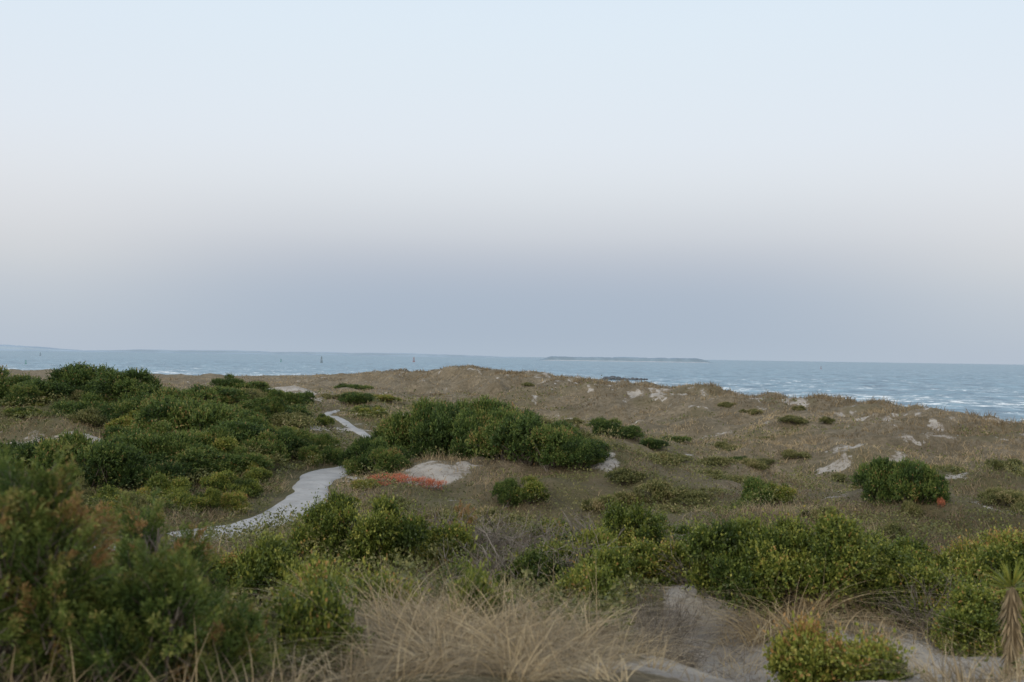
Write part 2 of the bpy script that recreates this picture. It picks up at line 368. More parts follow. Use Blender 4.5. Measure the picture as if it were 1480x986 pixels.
def clump(cx,cy,sx,sy,nt_,nb,h0,h1,tint=.5,lean=1.1,w0=.004,w1=.009,wind=.0):
    tx_=np.clip(rng.normal(0,sx,nt_),-1.7*sx,1.7*sx); ty_=np.clip(rng.normal(0,sy,nt_),-1.8*sy,1.8*sy)
    ox=rng.normal(0,.06,nt_*nb); oy=rng.normal(0,.06,nt_*nb)
    x=np.repeat(cx+tx_,nb)+ox; y=np.repeat(cy+ty_,nb)+oy
    n=len(x)
    taz=rng.uniform(0,2*np.pi,nt_)
    ax_=ox+.06*np.cos(np.repeat(taz,nb))+wind*np.repeat(rng.choice([-1,1],nt_,p=[.62,.38]),nb)*.12; ay_=oy+.06*np.sin(np.repeat(taz,nb))
    az=np.arctan2(ay_,ax_)+rng.normal(0,.7,n)
    tt=np.clip(rng.normal(tint,.2,n)+np.repeat(rng.normal(0,.18,nt_),nb),0,1)
    hs=np.repeat(rng.uniform(.4,1.15,nt_),nb)
    parts.append(blades(np.stack([x,y,height(x,y)-.04],1),rng.uniform(h0,h1,n)*hs,az,np.abs(rng.normal(lean,.6,n)),rng.uniform(w0,w1,n),tt,k=6,curl=.5,droop=.40))
clump(-.45,7.1,.36,.5,60,40,.45,.85,.52,1.4,wind=1)
clump(.10,6.9,.28,.5,40,40,.42,.8,.52,1.4,wind=1)
clump(-.65,6.2,.28,.35,26,40,.32,.6,.52,1.5,wind=1)
clump(.0,5.8,.36,.25,30,38,.25,.45,.52,1.5,wind=1)
clump(-.1,9.0,.55,.5,38,38,.4,.8,.46,1.3,wind=1)
clump(.1,8.0,.45,.5,34,38,.4,.8,.48,1.3,wind=1)
clump(-.6,8.2,.4,.5,28,38,.4,.8,.48,1.3,wind=1)
clump(-1.1,9.5,.5,.7,14,40,.4,.7,.44)
clump(-3.1,6.6,.7,.4,18,45,.4,.8,.44)
clump(-2.2,4.6,.6,.2,12,40,.3,.6,.47)
clump(-2.6,4.35,.5,.1,10,36,.5,.8,.47)
clump(-1.15,5.3,.2,.3,10,40,.25,.45,.5)
clump(3.2,10.3,.4,.25,13,50,.6,1.2,.66,1.6,wind=1)
clump(4.0,10.6,.5,.3,9,45,.4,.9,.6,1.5,wind=1)
clump(5.2,10.2,.4,.3,6,45,.4,.8,.6,1.5,wind=1)
clump(3.6,6.7,.45,.4,14,40,.3,.55,.47)
clump(4.6,7.3,.5,.4,12,40,.3,.55,.44)
clump(.92,7.7,.12,.5,8,40,.25,.5,.47)
clump(2.8,9.7,.8,.25,10,30,.2,.5,.52)
clump(2.0,8.4,.5,1.2,10,18,.12,.3,.47)
clump(-3.4,14.5,1.3,1.4,40,30,.25,.55,.42)
clump(-3.6,18.5,.8,1.6,45,24,.25,.5,.42)
clump(.5,14,1.8,1.6,45,30,.3,.6,.34)
clump(6,13,1.5,1.5,30,30,.3,.6,.4)
clump(8,19,2.5,2.0,70,24,.3,.55,.4)
clump(1,21,3,2.0,90,22,.25,.5,.38)
clump(-4.2,24,.5,2.5,35,22,.25,.45,.42)
v,q,t=merge(parts); me=make_mesh("beach_grass",v,q,attrs={"tint":t}); me.materials.append(M_GRS)
add_obj("beach_grass",me,kind="stuff",label="long straw coloured beach grass with arching windblown blades")

# ---------------------------------------------------------------- shrubs
def unit(v): return v/np.maximum(np.linalg.norm(v,axis=-1,keepdims=True),1e-9)
def leafquads(c,d,nrm,L,W):
    s=unit(np.cross(d,nrm)); L=L[:,None]; W=W[:,None]
    V=np.stack([c,c+d*L*.45+s*W*.5,c+d*L,c+d*L*.45-s*W*.5],1)
    return V.reshape(-1,3),np.arange(len(c)*4).reshape(-1,4)
x,y,r=scatter(560000,7.5,120)
S,G=masks(x,y); dp,_,_=polydist(PATH,x,y); d,sg,hc=polydist(CREST,x,y)
hn=fbm(x/.9,y/.9,4,95); cl=fbm(x/2.0,y/2.0,3,97)
lf=(x<-5)*.10
keep=(rng.random(len(x))<G*sstep(.26-lf,.46-lf,cl)*1.2)&(S<.35)&(dp>.8)&(d>3)
x,y,r,hn,cl,G=[a[keep] for a in (x,y,r,hn,cl,G)]
hh=np.clip((hn-.28)*1.4,0,1)*np.clip((cl-.28+(x<-5)*.1)*4,0,1)*.9+.03
n=len(x); z=height(x,y)+hh*rng.random(n)**.35
dd_=unit(np.stack([rng.normal(0,1,n),rng.normal(0,1,n),rng.uniform(0,1.6,n)],1))
sz=np.maximum(.045,.0021*r)*rng.uniform(.6,1.4,n)
v,q=leafquads(np.stack([x,y,z],1),dd_,unit(rng.normal(size=(n,3))),sz,sz*.55)
me=make_mesh("ground_cover",v,q,attrs={"tint":np.repeat(np.clip(rng.normal(.40,.18,n)+(cl-.5)*1.1,0,1),4)}); me.materials.append(M_MAT)
add_obj("ground_cover",me,kind="stuff",label="low tangled olive green heath between the shrubs")

def tubes(lines):
    V=[];Qd=[];o=0
    for pts,r0,r1 in lines:
        n=len(pts)
        for i,p in enumerate(pts):
            r=r0+(r1-r0)*i/(n-1)
            a=pts[min(i+1,n-1)]-pts[max(i-1,0)]; a=a/np.linalg.norm(a)
            u=np.cross(a,[.3,.9,.1]); u/=np.linalg.norm(u); w=np.cross(a,u)
            for k in range(4):
                an=k*math.pi/2; V.append(p+r*(math.cos(an)*u+math.sin(an)*w))
        for i in range(n-1):
            for k in range(4):
                k2=(k+1)%4; Qd.append((o+i*4+k,o+i*4+k2,o+i*4+4+k2,o+i*4+4+k))
        o+=n*4
    return np.array(V),np.array(Qd)
def lobes(g,H,nl,r0,r1,core):
    cen=[];rd=[]
    ea=g.uniform(0,6.28); ee=g.uniform(.65,1.0)
    for i in range(nl):
        a=g.uniform(0,2*np.pi); rr=math.sqrt(g.uniform(0.02,1))*.82
        zc=g.uniform(.15,.95)*(1-.6*rr**2)*H
        cx,cy=rr*math.cos(a),rr*math.sin(a)*ee
        cen.append((cx*math.cos(ea)-cy*math.sin(ea),cx*math.sin(ea)+cy*math.cos(ea),zc)); rd.append(g.uniform(r0,r1))
    cen.append((0,0,H*.3)); rd.append(core)
    return np.array(cen),np.array(rd)
def surfpts(g,cen,rd,hz,nspray):
    P=np.zeros((0,3));D=np.zeros((0,3));K=np.zeros(0,int)
    while len(P)<nspray:
        n=nspray*2
        k=g.choice(len(rd),n,p=rd**2/np.sum(rd**2)); u=unit(g.normal(size=(n,3)))
        u[:,2]=np.where(u[:,2]<-.35,-u[:,2],u[:,2])
        f=g.uniform(.7,1.12,n)
        sc=np.stack([rd[k],rd[k],rd[k]*hz],1)
        p=cen[k]+u*sc*f[:,None]
        dmin=np.full(n,9.)
        for j in range(len(rd)):
            q=(p-cen[j])/np.array([rd[j],rd[j],rd[j]*hz]); dmin=np.minimum(dmin,np.linalg.norm(q,axis=1))
        ok=((dmin>.72)|(g.random(n)<.08))&(p[:,2]>-.02)
        P=np.vstack([P,p[ok]]); D=np.vstack([D,u[ok]]); K=np.concatenate([K,k[ok]])
    return P[:nspray],D[:nspray],K[:nspray]
def stems(g,cen,rd):
    lines=[]
    for j in range(len(rd)):
        for _ in range(2):
            tip=cen[j]+unit(g.normal(size=3))*rd[j]*.5; tip[2]=max(tip[2],.1)
            base=np.array([g.normal(0,.08),g.normal(0,.08),-.1]); midp=base*.5+tip*.5+g.normal(0,.07,3)
            lines.append(([base,base*.7+midp*.3+g.normal(0,.02,3),midp,tip],.022,.006))
    return lines
def shrub(seed,H,nspray,lps,spray,leafL,leafW,nl=18,up=.7,spread=.35,tint=.42,ls=.62,r0=.15,r1=.36,long=.0,core=.5):
    g=np.random.default_rng(seed)
    cen,rd=lobes(g,H,nl,r0,r1,core)
    hz=H*.75 if H>.7 else .5
    lt=g.normal(0,.13,len(rd))
    P,D,K=surfpts(g,cen,rd,hz,nspray); TI=g.normal(tint,.10,nspray)+lt[K]
    sd=unit(D*.8+np.array([0,0,up])+g.normal(0,spread,(nspray,3)))
    lg=g.random(nspray)<long
    sl=spray*g.uniform(.5,1.3,nspray)*np.where(lg,1.9,1)
    t=np.tile(np.linspace(0,1,lps),nspray)+g.normal(0,.03,nspray*lps)
    Pp=np.repeat(P,lps,0)+np.repeat(sd*sl[:,None],lps,0)*t[:,None]
    dd=unit(np.repeat(sd,lps,0)+g.normal(0,ls,(nspray*lps,3)))
    nn=unit(g.normal(size=(nspray*lps,3))+np.repeat(D,lps,0)*.8+[0,0,.4])
    n=len(Pp)
    taper=1-.35*np.clip(t,0,1)
    V,Qd=leafquads(Pp,dd,nn,leafL*g.uniform(.6,1.35,n)*taper,leafW*g.uniform(.6,1.35,n)*taper)
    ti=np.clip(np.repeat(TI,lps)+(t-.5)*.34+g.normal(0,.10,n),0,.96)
    dead=g.random(n)<.02; ti=np.where(dead,1,ti)
    sp2=P+sd*sl[:,None]*.95; nn2=unit(g.normal(size=(nspray,3)))
    V2,Q2=leafquads(P-sd*.05,sd,nn2,np.linalg.norm(sp2-P,axis=1)+.05,np.full(nspray,leafW*.35))
    V=np.vstack([V,V2]); Qd=np.vstack([Qd,Q2+4*n]); tint_=np.concatenate([np.repeat(ti,4),np.full(len(V2),.3)])
    return (V,Qd,tint_),tubes(stems(g,cen,rd))
def plume_shrub(seed,sx,sz,npl,tint=.42):
    g=np.random.default_rng(seed)
    cen,rd=lobes(g,1.0,14,.14,.3,.42)
    S3=np.array([sx,sx,sz*.95])
    P,D,K=surfpts(g,cen*[1,1,.88],rd,.8,npl); P=P*S3; cen=cen*S3
    pd=unit(D*.8+[0,0,.75]+g.normal(0,.35,(npl,3))); pl=g.uniform(.16,.40,npl)
    P=P-pd*pl[:,None]*.45
    ptint=g.normal(tint,.14,npl)
    ns=36; nl=8
    t=np.tile(np.linspace(.08,1,ns),npl); I=np.repeat(np.arange(npl),ns)
    base=P[I]+pd[I]*(pl[I]*t)[:,None]
    side=unit(np.cross(pd[I],g.normal(size=(len(I),3))))
    sd=unit(pd[I]*.9+side*.6+g.normal(0,.1,(len(I),3))); sl=(1.06-t)*.11*g.uniform(.6,1.2,len(I))+.025
    t2=np.tile(np.linspace(.1,1,nl),len(I)); J=np.repeat(np.arange(len(I)),nl)
    c=base[J]+sd[J]*(sl[J]*t2)[:,None]
    ld=unit(sd[J]+g.normal(0,.4,(len(J),3)))
    V,Qd=leafquads(c,ld,unit(g.normal(size=(len(J),3))),g.uniform(.016,.032,len(J)),g.uniform(.006,.010,len(J)))
    ti=ptint[I][J]+(t[J]-.5)*.42+(t2-.5)*.22+g.normal(0,.07,len(J))
    br=(g.random(npl)<.11)[I][J]&(t[J]>.5); ti=np.where(br,g.uniform(.85,1,len(J)),ti)
    lines=stems(g,cen*.9,rd)
    for i in range(npl): lines.append(([P[i]-pd[i]*.05,P[i]+pd[i]*pl[i]*.5,P[i]+pd[i]*pl[i]*.8],.004,.0015))
    return (V,Qd,np.repeat(np.clip(ti,0,1),4)),tubes(lines)
def joined(name,fol,br,mat):
    V,Qd,t=fol; BV,BQ=br
    me=make_mesh(name,np.vstack([V,BV]),np.vstack([Qd,BQ+len(V)]),attrs={"tint":np.concatenate([t,np.full(len(BV),.4)])},
        matidx=np.concatenate([np.zeros(len(Qd)),np.ones(len(BQ))]))
    me.materials.append(mat); me.materials.append(M_WOOD); return me
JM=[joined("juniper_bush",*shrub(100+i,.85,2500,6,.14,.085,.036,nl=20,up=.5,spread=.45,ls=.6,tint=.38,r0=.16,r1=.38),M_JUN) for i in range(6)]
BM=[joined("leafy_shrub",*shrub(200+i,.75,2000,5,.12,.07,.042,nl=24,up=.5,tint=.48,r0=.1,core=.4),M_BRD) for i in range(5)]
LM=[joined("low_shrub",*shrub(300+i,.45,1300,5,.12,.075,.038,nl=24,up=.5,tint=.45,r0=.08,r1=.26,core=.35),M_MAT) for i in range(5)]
def place(me,x,y,sx,sy,sz,label,cat,group=None,name=None,sink=.06,rot=None):
    o=bpy.data.objects.new(name or me.name.split('.')[0],me)
    o.location=(x,y,float(height(np.array(x),np.array(y)))-sink); o.scale=(sx,sy,sz); o.rotation_euler=(0,0,random.uniform(0,6.28) if rot is None else rot)
    o["label"]=label; o["category"]=cat
    if group: o["group"]=group
    COL.objects.link(o); return o
LJ="dense dark green juniper bush growing on the sandy dune"; LB="leafy green shrub spreading over the dune grass"; LL="low olive green shrub matting the dune ground"
def jun(x,y,w,h,lab=LJ): place(random.choice(JM),x,y,w,w*random.uniform(.85,1.1),h/.95,lab,"bush","juniper bushes on the dunes")
def brd(x,y,w,h,lab=LB): place(random.choice(BM),x,y,w,w*random.uniform(.85,1.15),h/.87,lab,"shrub","leafy shrubs on the dunes")
def low(x,y,w,h,lab=LL): place(random.choice(LM),x,y,w,w*random.uniform(.8,1.2),h/.5,lab,"shrub","low shrubs on the dunes")
for a in [(-4.0,38,1.2,1.9),(-3.2,38,1.2,2.15),(-2.4,36.5,1.3,2.1),(-1.2,35.5,1.2,1.9),(-.2,34,1.2,1.7),(.6,32.8,1.2,1.5),(1.4,31.7,1.05,1.25),(2.1,31.1,.8,.85),(-2.9,39.5,1.4,2.1),(.4,35.5,1.3,1.7),
          (-4.4,34,.9,1.1),(-4.1,33.2,.7,.85),(-4.9,35,.8,1.2),(-1.0,39,1.5,2.0),(-5.3,34.4,.55,.85),(-1.9,38,1.2,2.0),(1.5,33.8,1.2,1.3),(2.4,32.5,.9,.8),(-5.6,35.4,.45,.9),(-6.6,37.0,.5,.8),(-5.2,37.6,.5,1.0)]:
    jun(*a,lab="tall dark green juniper bush in a dense dune thicket")
jun(.0,28.4,.55,.8,"rounded dense green shrub beside the juniper thicket"); brd(.6,28.2,.6,.7,"rounded dense green shrub beside the juniper thicket")
brd(2.6,31.6,.5,.4)
for a in [(9.3,24.8,.75,1.2),(10.1,24.6,.75,1.15),(9.7,24.3,.75,1.1),(9.7,25.2,.8,1.25)]: jun(*a,lab="compact upright dark green bush on open dune")
jun(6.4,26,.65,.95); jun(5.9,25.7,.5,.8); brd(7.0,26,.5,.6)
for a in [(4.6,48,1.0,.9),(5.6,47,.8,.6),(-3,72,1.6,1.0),(-.5,71,1.5,.8),(1,70,1.3,.5),(9.6,58,.9,.5),(10.3,45,.4,.5),(-22,140,2.4,1.6),(6.5,46,.8,.5),(3.2,50,1.3,.7),(2.2,47,1.2,.7)]: jun(*a)
for a in [(3.4,28.5,.9,.45),(4.3,28.3,.9,.5),(5.2,27.6,.8,.35),(7.2,35,1.0,.45),(8.2,34.4,1.0,.4),(15.5,38,1.4,.6),(17,39,1.4,.6),(18.5,37,1.2,.4),(13.2,27.2,.7,.4),(14,27,.7,.4),
          (3.4,36.5,1.2,.6),(4.2,35,1.2,.5),(5,33.5,1.0,.4),(2.6,38.5,1.2,.7),(1.5,42,1.3,.6),(5.8,42,1.1,.5),(3.2,22.6,.7,.4),(1.2,26,.8,.4),(-1.6,25,.9,.4),(-2.8,23,.8,.45),(-.4,23,.9,.45),(-3.2,27,.8,.4)]: low(*a)
for a in [(-12.6,28.5,1.2,1.5),(-11.4,28,1.1,1.4),(-10.3,29,1.0,1.3),(-12,31,1.3,1.5),(-13,38,1.6,1.9),(-11.6,37.5,1.6,1.9),(-10.4,36.5,1.4,1.8),(-9.2,36,1.1,1.4),(-8.2,37.5,.9,1.1),
          (-9.8,33,1.1,1.2),(-8.5,34,.9,1.1),(-11,33.5,1.2,1.3),(-15.5,48,1.8,1.7),(-17.5,50,1.8,2.0),(-13.2,47,1.5,1.3),(-19.5,51,1.8,1.7),(-9.5,43,1.2,1.1),(-11.5,44,1.3,1.3),(-13.5,43,1.3,1.5),(-7.9,40,1,1),(-8.6,31.5,.7,.8),
          (-7.2,38.5,.7,.9),(-7.2,36,.5,.7),(-13.5,35.5,1.3,1.5),(-16,46,1.4,1.4),(-18,47,1.5,1.4),(-21,49,1.6,1.5),(-10.8,40,1.3,1.3)]: jun(*a)
for a in [(-24,56,2.0,2.0),(-26.5,57,2.0,2.2),(-22,54,1.9,1.5),(-28.5,56,2.0,2.0),(-31,57,2.2,1.9),(-25,53,1.9,1.5),(-29,52,1.9,1.5),(-20.5,57,1.9,1.2),(-34,58,2.2,1.9),(-27.5,50,1.7,1.2),(-23,60,2,1.5),(-19,60,2,1.2),(-17,58,1.8,1.1),(-32,52,2,1.4)]:
    jun(*a,lab="large dark green juniper bush on a dune crest")
for a in [(-7.9,24.8,.55,.6),(-8.6,25.7,.6,.7),(-9.4,24,.6,.7),(-7.3,27.7,.5,.6),(-8.1,28.2,.7,.75),(-9.3,27,.7,.8),(-10,25.2,.7,.7),(-9.3,22.6,.5,.55),(-7.7,30.3,.5,.6),(-8.1,31,.5,.6),(-4.3,27,.4,.35),(-4.3,30,.5,.4),(-4.6,22.5,.35,.3)]:
    brd(*a,lab="yellow green leafy shrub growing beside the footpath")
R2=random.Random(5)
def free(x,y,m=1.0):
    d,_,_=polydist(PATH,np.array([float(x)]),np.array([float(y)])); s,_=masks(np.array([x]),np.array([y])); return d[0]>m+.9 and s[0]<.3
k=0
while k<250:
    y=math.exp(R2.uniform(math.log(20),math.log(85))); a=math.radians(R2.uniform(-32,-6)); x=y*math.tan(a)
    if x>-7.0 and y<46: continue
    if x>-9 and R2.random()<.7: continue
    if x/y<-.40 and 31<y<44: continue
    w=R2.uniform(.35,1.15)*(1+y/110)
    if not free(x,y,w*.9): continue
    k+=1; u=R2.random()
    if y<30: (brd if u<.65 else low)(x,y,w*.75,R2.uniform(.4,.75))
    elif u<.35: jun(x,y,w,R2.uniform(.7,1.4))
    elif u<.68: brd(x,y,w,R2.uniform(.5,1.0))
    else: low(x,y,w*1.2,R2.uniform(.4,.8))
k=0
while k<90:
    y=math.exp(R2.uniform(math.log(16),math.log(110))); a=math.radians(R2.uniform(-6,30)); x=y*math.tan(a)
    n_=float(fbm(np.array([x/4.]),np.array([y/4.]),4,61)[0])
    if n_<.50 and R2.random()<.7: continue
    if not free(x,y,.5) or float(polydist(CREST,np.array([x]),np.array([y]))[0][0])<4: continue
    k+=1; low(x,y,R2.uniform(.25,1.0),R2.uniform(.2,.45))
RM=joined("rusty_plant",*shrub(400,.4,450,4,.08,.05,.025,nl=14,r0=.06,r1=.2),M_RED)
for a in [(-3.9,30.6,.65,.34),(-3.2,30.5,.6,.32),(-2.4,30.3,.65,.32),(-2.7,31.0,.5,.26),(-3.5,31.4,.5,.26),(10.2,23.6,.16,.25)]:
    place(RM,a[0],a[1],a[2],a[2],a[3]/.4,"rust red low plant on pale sand","plant","rust red plants")

def near(name,label,cat,x,y,w,dpt,h,fol,br,mat,rot=0):
    e=bpy.data.objects.new(name,None); e.empty_display_size=.2
    zz=float(height(np.array(x),np.array(y)))-.05
    e.location=(x,y,zz); e.scale=(w,dpt,h); e.rotation_euler=(0,0,rot); e["label"]=label; e["category"]=cat; COL.objects.link(e)
    V,Qd,t=fol; m1=make_mesh("foliage",V,Qd,attrs={"tint":t}); m1.materials.append(mat)
    m2=make_mesh("branches",br[0],br[1],attrs={"tint":np.full(len(br[0]),.4)}); m2.materials.append(M_WOOD)
    for nm,mm in (("foliage",m1),("branches",m2)):
        o=bpy.data.objects.new(nm,mm); o.parent=e; COL.objects.link(o)
    return e
def near_b(x,y,w,h,seed,label,dens=1.0,tint=.47,d=None):
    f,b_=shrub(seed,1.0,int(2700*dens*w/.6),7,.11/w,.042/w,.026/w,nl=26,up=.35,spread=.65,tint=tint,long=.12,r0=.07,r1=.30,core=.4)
    near("leafy_shrub",label,"shrub",x,y,w,d or w,h/1.1,f,b_,M_BRD,rot=seed)
near_b(2.5,10.9,.6,.95,501,"dense leafy green shrub above bare sand hollow",1.3)
near_b(3.2,10.7,.7,.95,502,"dense leafy green shrub tangled with dry grass",1.2)
near_b(4.0,10.8,.6,.7,522,"leafy green shrub trailing over the sand bank",1.1)
near_b(1.65,14.2,.65,1.05,503,"leafy green shrub beside grey dead twigs",1)
near_b(2.5,13.4,.7,.75,504,"leafy green shrub beside grey dead twigs",1)
near_b(3.3,13.0,.6,.85,534,"leafy green shrub beside grey dead twigs",1)
near_b(1.1,11.2,.45,.65,505,"leafy green shrub at edge of sand hollow",1.1)
near_b(1.75,11.7,.5,.6,523,"leafy green shrub at edge of sand hollow",1.1)
near_b(4.8,10.4,.65,.75,506,"leafy green shrub with yellowing leaves",1.1)
near_b(5.5,10.8,.75,1.0,507,"leafy green shrub with yellowing leaves",1.1)
near_b(4.6,11.8,.7,.85,535,"leafy green shrub with yellowing leaves",1.0)
near_b(5.9,12.0,.8,1.05,536,"leafy green shrub with yellowing leaves",1.0)
near_b(4.5,9.6,.5,.6,508,"leafy green shrub trailing over the sand bank",1)
near_b(5.1,9.0,.45,.55,524,"leafy green shrub trailing over the sand bank",1)
near_b(2.3,7.5,.28,.42,509,"low leafy shrub growing in bare sand",1.6)
near_b(2.62,7.15,.22,.28,510,"low leafy shrub growing in bare sand",1.6)
near_b(5.6,15.5,.9,1.05,511,"wide leafy green shrub in dry grass",1)
near_b(7.0,15.3,.9,.9,512,"wide leafy green shrub in dry grass",1)
near_b(8.3,15.5,.9,1.15,513,"wide leafy green shrub in dry grass",1)
near_b(7.3,13.8,.9,1.0,537,"wide leafy green shrub in dry grass",1)
near_b(6.6,12.6,.7,.85,514,"wide leafy green shrub in dry grass",1)
near_b(4.2,14.5,.8,.85,515,"wide leafy green shrub in dry grass",1)
near_b(-2.3,13.4,.6,.95,516,"tall leafy green shrub with long shoots",1)
near_b(-1.6,13.0,.55,.9,517,"tall leafy green shrub with long shoots",1)
near_b(-.9,13.6,.4,.6,526,"leafy green shrub beside grey dead twigs",1)
near_b(-2.4,10.3,.42,.7,518,"bright yellow green leafy shrub in grass",1,.6)
near_b(-1.8,9.7,.38,.65,519,"bright yellow green leafy shrub in grass",1,.58)
near_b(-3.2,11.7,.42,.45,520,"bright yellow green leafy shrub in grass",1,.52)
near_b(-1.5,7.4,.42,.65,521,"dark leafy shrub rising through dry grass",1,.38)
near_b(-1.15,8.4,.35,.6,527,"dark leafy shrub rising through dry grass",1,.38)
near_b(-1.25,6.5,.28,.5,538,"dark leafy shrub rising through dry grass",1,.38)
near_b(-.25,7.9,.25,.5,539,"dark leafy shrub rising through dry grass",.9,.4)
near_b(.3,12.2,.4,.5,528,"dark leafy shrub rising through dry grass",1,.38)
near_b(-.5,11.2,.4,.55,532,"dark leafy shrub rising through dry grass",1,.42)
near_b(.75,9.6,.35,.5,533,"dark leafy shrub rising through dry grass",1,.42)
near_b(.9,15.8,.6,.5,529,"dark leafy shrub rising through dry grass",.8,.38)
near_b(-.3,17.2,.6,.5,530,"dark leafy shrub rising through dry grass",.8,.38)
near_b(2.8,17.5,.8,.5,531,"dark leafy shrub rising through dry grass",.7,.38)
R3=random.Random(11)
for i in range(16):
    x_=R3.uniform(.5,8.5); y_=R3.uniform(11.8,17.5)
    near_b(x_,y_,R3.uniform(.3,.55),R3.uniform(.35,.65),550+i,"small leafy shrub tangled in the dune scrub",.8,R3.uniform(.38,.55))
def near_j(x,y,w,h,seed,label,npl,tint=.42):
    f,b_=plume_shrub(seed,w,h,npl,tint)
    near("juniper_bush",label,"bush",x,y,1,1,1,f,b_,M_JUN,rot=seed)
near_j(-2.55,4.9,.60,1.48,601,"feathery green juniper bush with brown tips",350,.54)
near_j(-1.95,5.0,.38,1.05,602,"feathery green juniper bush with brown tips",190,.58)
near_j(-3.5,5.9,.7,1.45,603,"feathery dark green juniper bush in dry grass",220,.5)
near_j(-2.2,6.2,.45,1.15,604,"feathery dark green juniper bush in dry grass",150,.5)
near_j(-1.58,5.4,.33,.72,605,"small feathery juniper bush in dry grass",130,.52)
near_j(-.75,17.5,.35,1.0,606,"reddish brown dying juniper bush",60,.95)
def twigs(seed,n,H=1.0):
    g=np.random.default_rng(seed); lines=[]
    for i in range(n):
        a=g.uniform(0,6.28); le=g.uniform(.5,1.1); b=np.array([g.normal(0,.12),g.normal(0,.12),-.05])
        dr=unit(np.array([math.cos(a)*g.uniform(.2,1.1),math.sin(a)*g.uniform(.2,1.1),g.uniform(.5,1)*H]))
        pts=[b]
        for s in range(4): 
            dr=unit(dr+g.normal(0,.22,3)); pts.append(pts[-1]+dr*le*.25)
        lines.append((pts,.010,.004))
        for s in range(6):
            j=g.integers(1,5); d2=unit(dr+g.normal(0,.6,3)+[0,0,.1]); p0=pts[j]; l2=le*g.uniform(.15,.4)
            m_=p0+d2*l2*.5; lines.append(([p0,m_,m_+unit(d2+g.normal(0,.3,3))*l2*.5],.005,.002))
    return tubes(lines)
TM=[]
for i in range(4):
    v,q=twigs(700+i,80); tt=np.repeat(np.random.default_rng(i).uniform(.1,.8,len(v)//4),4); me=make_mesh("dead_shrub",v,q,attrs={"tint":tt[:len(v)]}); me.materials.append(M_WOOD); TM.append(me)
v,q=twigs(710,12,.3); TS=make_mesh("dead_shrub",v,q,attrs={"tint":np.full(len(v),.3)}); TS.materials.append(M_WOOD)
for a in [(-.3,15.5,1.1,.7),(.5,14.2,1.1,.75),(.0,12.6,1.0,.7),(.9,12.6,.9,.7),(-.9,15,1.1,.75),(1.4,9.3,.5,.55),(1.2,8.6,.4,.45),(1.6,9.9,.45,.5),(1.35,10.2,.4,.45),(2.5,12,.8,.7),(3.3,12.4,.9,.8),(1.6,17,1.2,.65),(-.6,11,.8,.6),(3.9,11.9,.9,.8),(5,9.6,.7,.6),(.3,18.5,1.2,.6),(3,18,1.2,.6),(2.3,15.8,1.1,.7),(5.0,18,1.2,.6),(-4.6,13.5,.8,.5),(-4.0,12.2,.8,.5),(6.2,14,1,.8),(-1.8,16,1,.6),(1.35,7.8,.35,.35),(4.3,10.2,.6,.6),(2.2,11.4,.6,.6)]:
    place(random.choice(TM),a[0],a[1],a[2],a[2],a[3],"grey brown leafless twiggy shrub in dry grass","shrub","dead twiggy shrubs")
for a in [(2.1,9.6,.4),(2.4,9.9,.35),(3.0,9.2,.4),(1.85,7.6,.3),(2.9,8.0,.35),(3.6,8.8,.4),(1.9,8.9,.35),(4.1,8.6,.35),(2.2,8.3,.3),(1.6,7.0,.3),(3.3,9.6,.4),(2.0,10.2,.4),(2.7,8.7,.3),(1.95,6.8,.25)]:
    place(TS,a[0],a[1],a[2],a[2],a[2]*.7,"small dead twiggy stems poking from bare sand","shrub","dead twiggy shrubs")

# ---------------------------------------------------------------- yucca
def yucca(x,y,h):
    e=bpy.data.objects.new("yucca_plant",None); e.location=(x,y,float(height(np.array(x),np.array(y)))-.05)
    e["label"]="spiky yucca with a shaggy dead leaf trunk"; e["category"]="plant"; COL.objects.link(e)
    g=np.random.default_rng(9)
    n=220; zz=g.uniform(.05,h,n); a=g.uniform(0,6.28,n); P=np.stack([np.cos(a)*.03,np.sin(a)*.03,zz],1)
    d=unit(np.stack([np.cos(a)*.35,np.sin(a)*.35,-g.uniform(.6,1,n)],1))
    V,Qd=leafquads(P,d,unit(g.normal(size=(n,3))),g.uniform(.08,.18,n),g.uniform(.010,.02,n))
    bv,bq=tubes([([np.array([0,0,-.1]),np.array([.01,0,h*.5]),np.array([0,.01,h])],.045,.035)])
    me=make_mesh("trunk",np.vstack([V,bv]),np.vstack([Qd,bq+len(V)]),attrs={"tint":np.concatenate([np.repeat(g.uniform(.1,.6,n),4),np.full(len(bv),.3)])}); me.materials.append(M_GRS)
    o=bpy.data.objects.new("trunk",me); o.parent=e; COL.objects.link(o)
    n=70; a=g.uniform(0,6.28,n); el=g.uniform(-.2,1.4,n); d=np.stack([np.cos(a)*np.cos(el),np.sin(a)*np.cos(el),np.sin(el)],1)
    V,Qd=leafquads(np.tile([0,0,h],(n,1))+d*.02,d,unit(g.normal(size=(n,3))),g.uniform(.14,.24,n),g.uniform(.014,.022,n))
    me=make_mesh("crown",V,Qd,attrs={"tint":np.repeat(g.uniform(.3,.75,n),4)}); me.materials.append(M_BRD)
    o=bpy.data.objects.new("crown",me); o.parent=e; COL.objects.link(o)
yucca(3.93,7.8,.76)

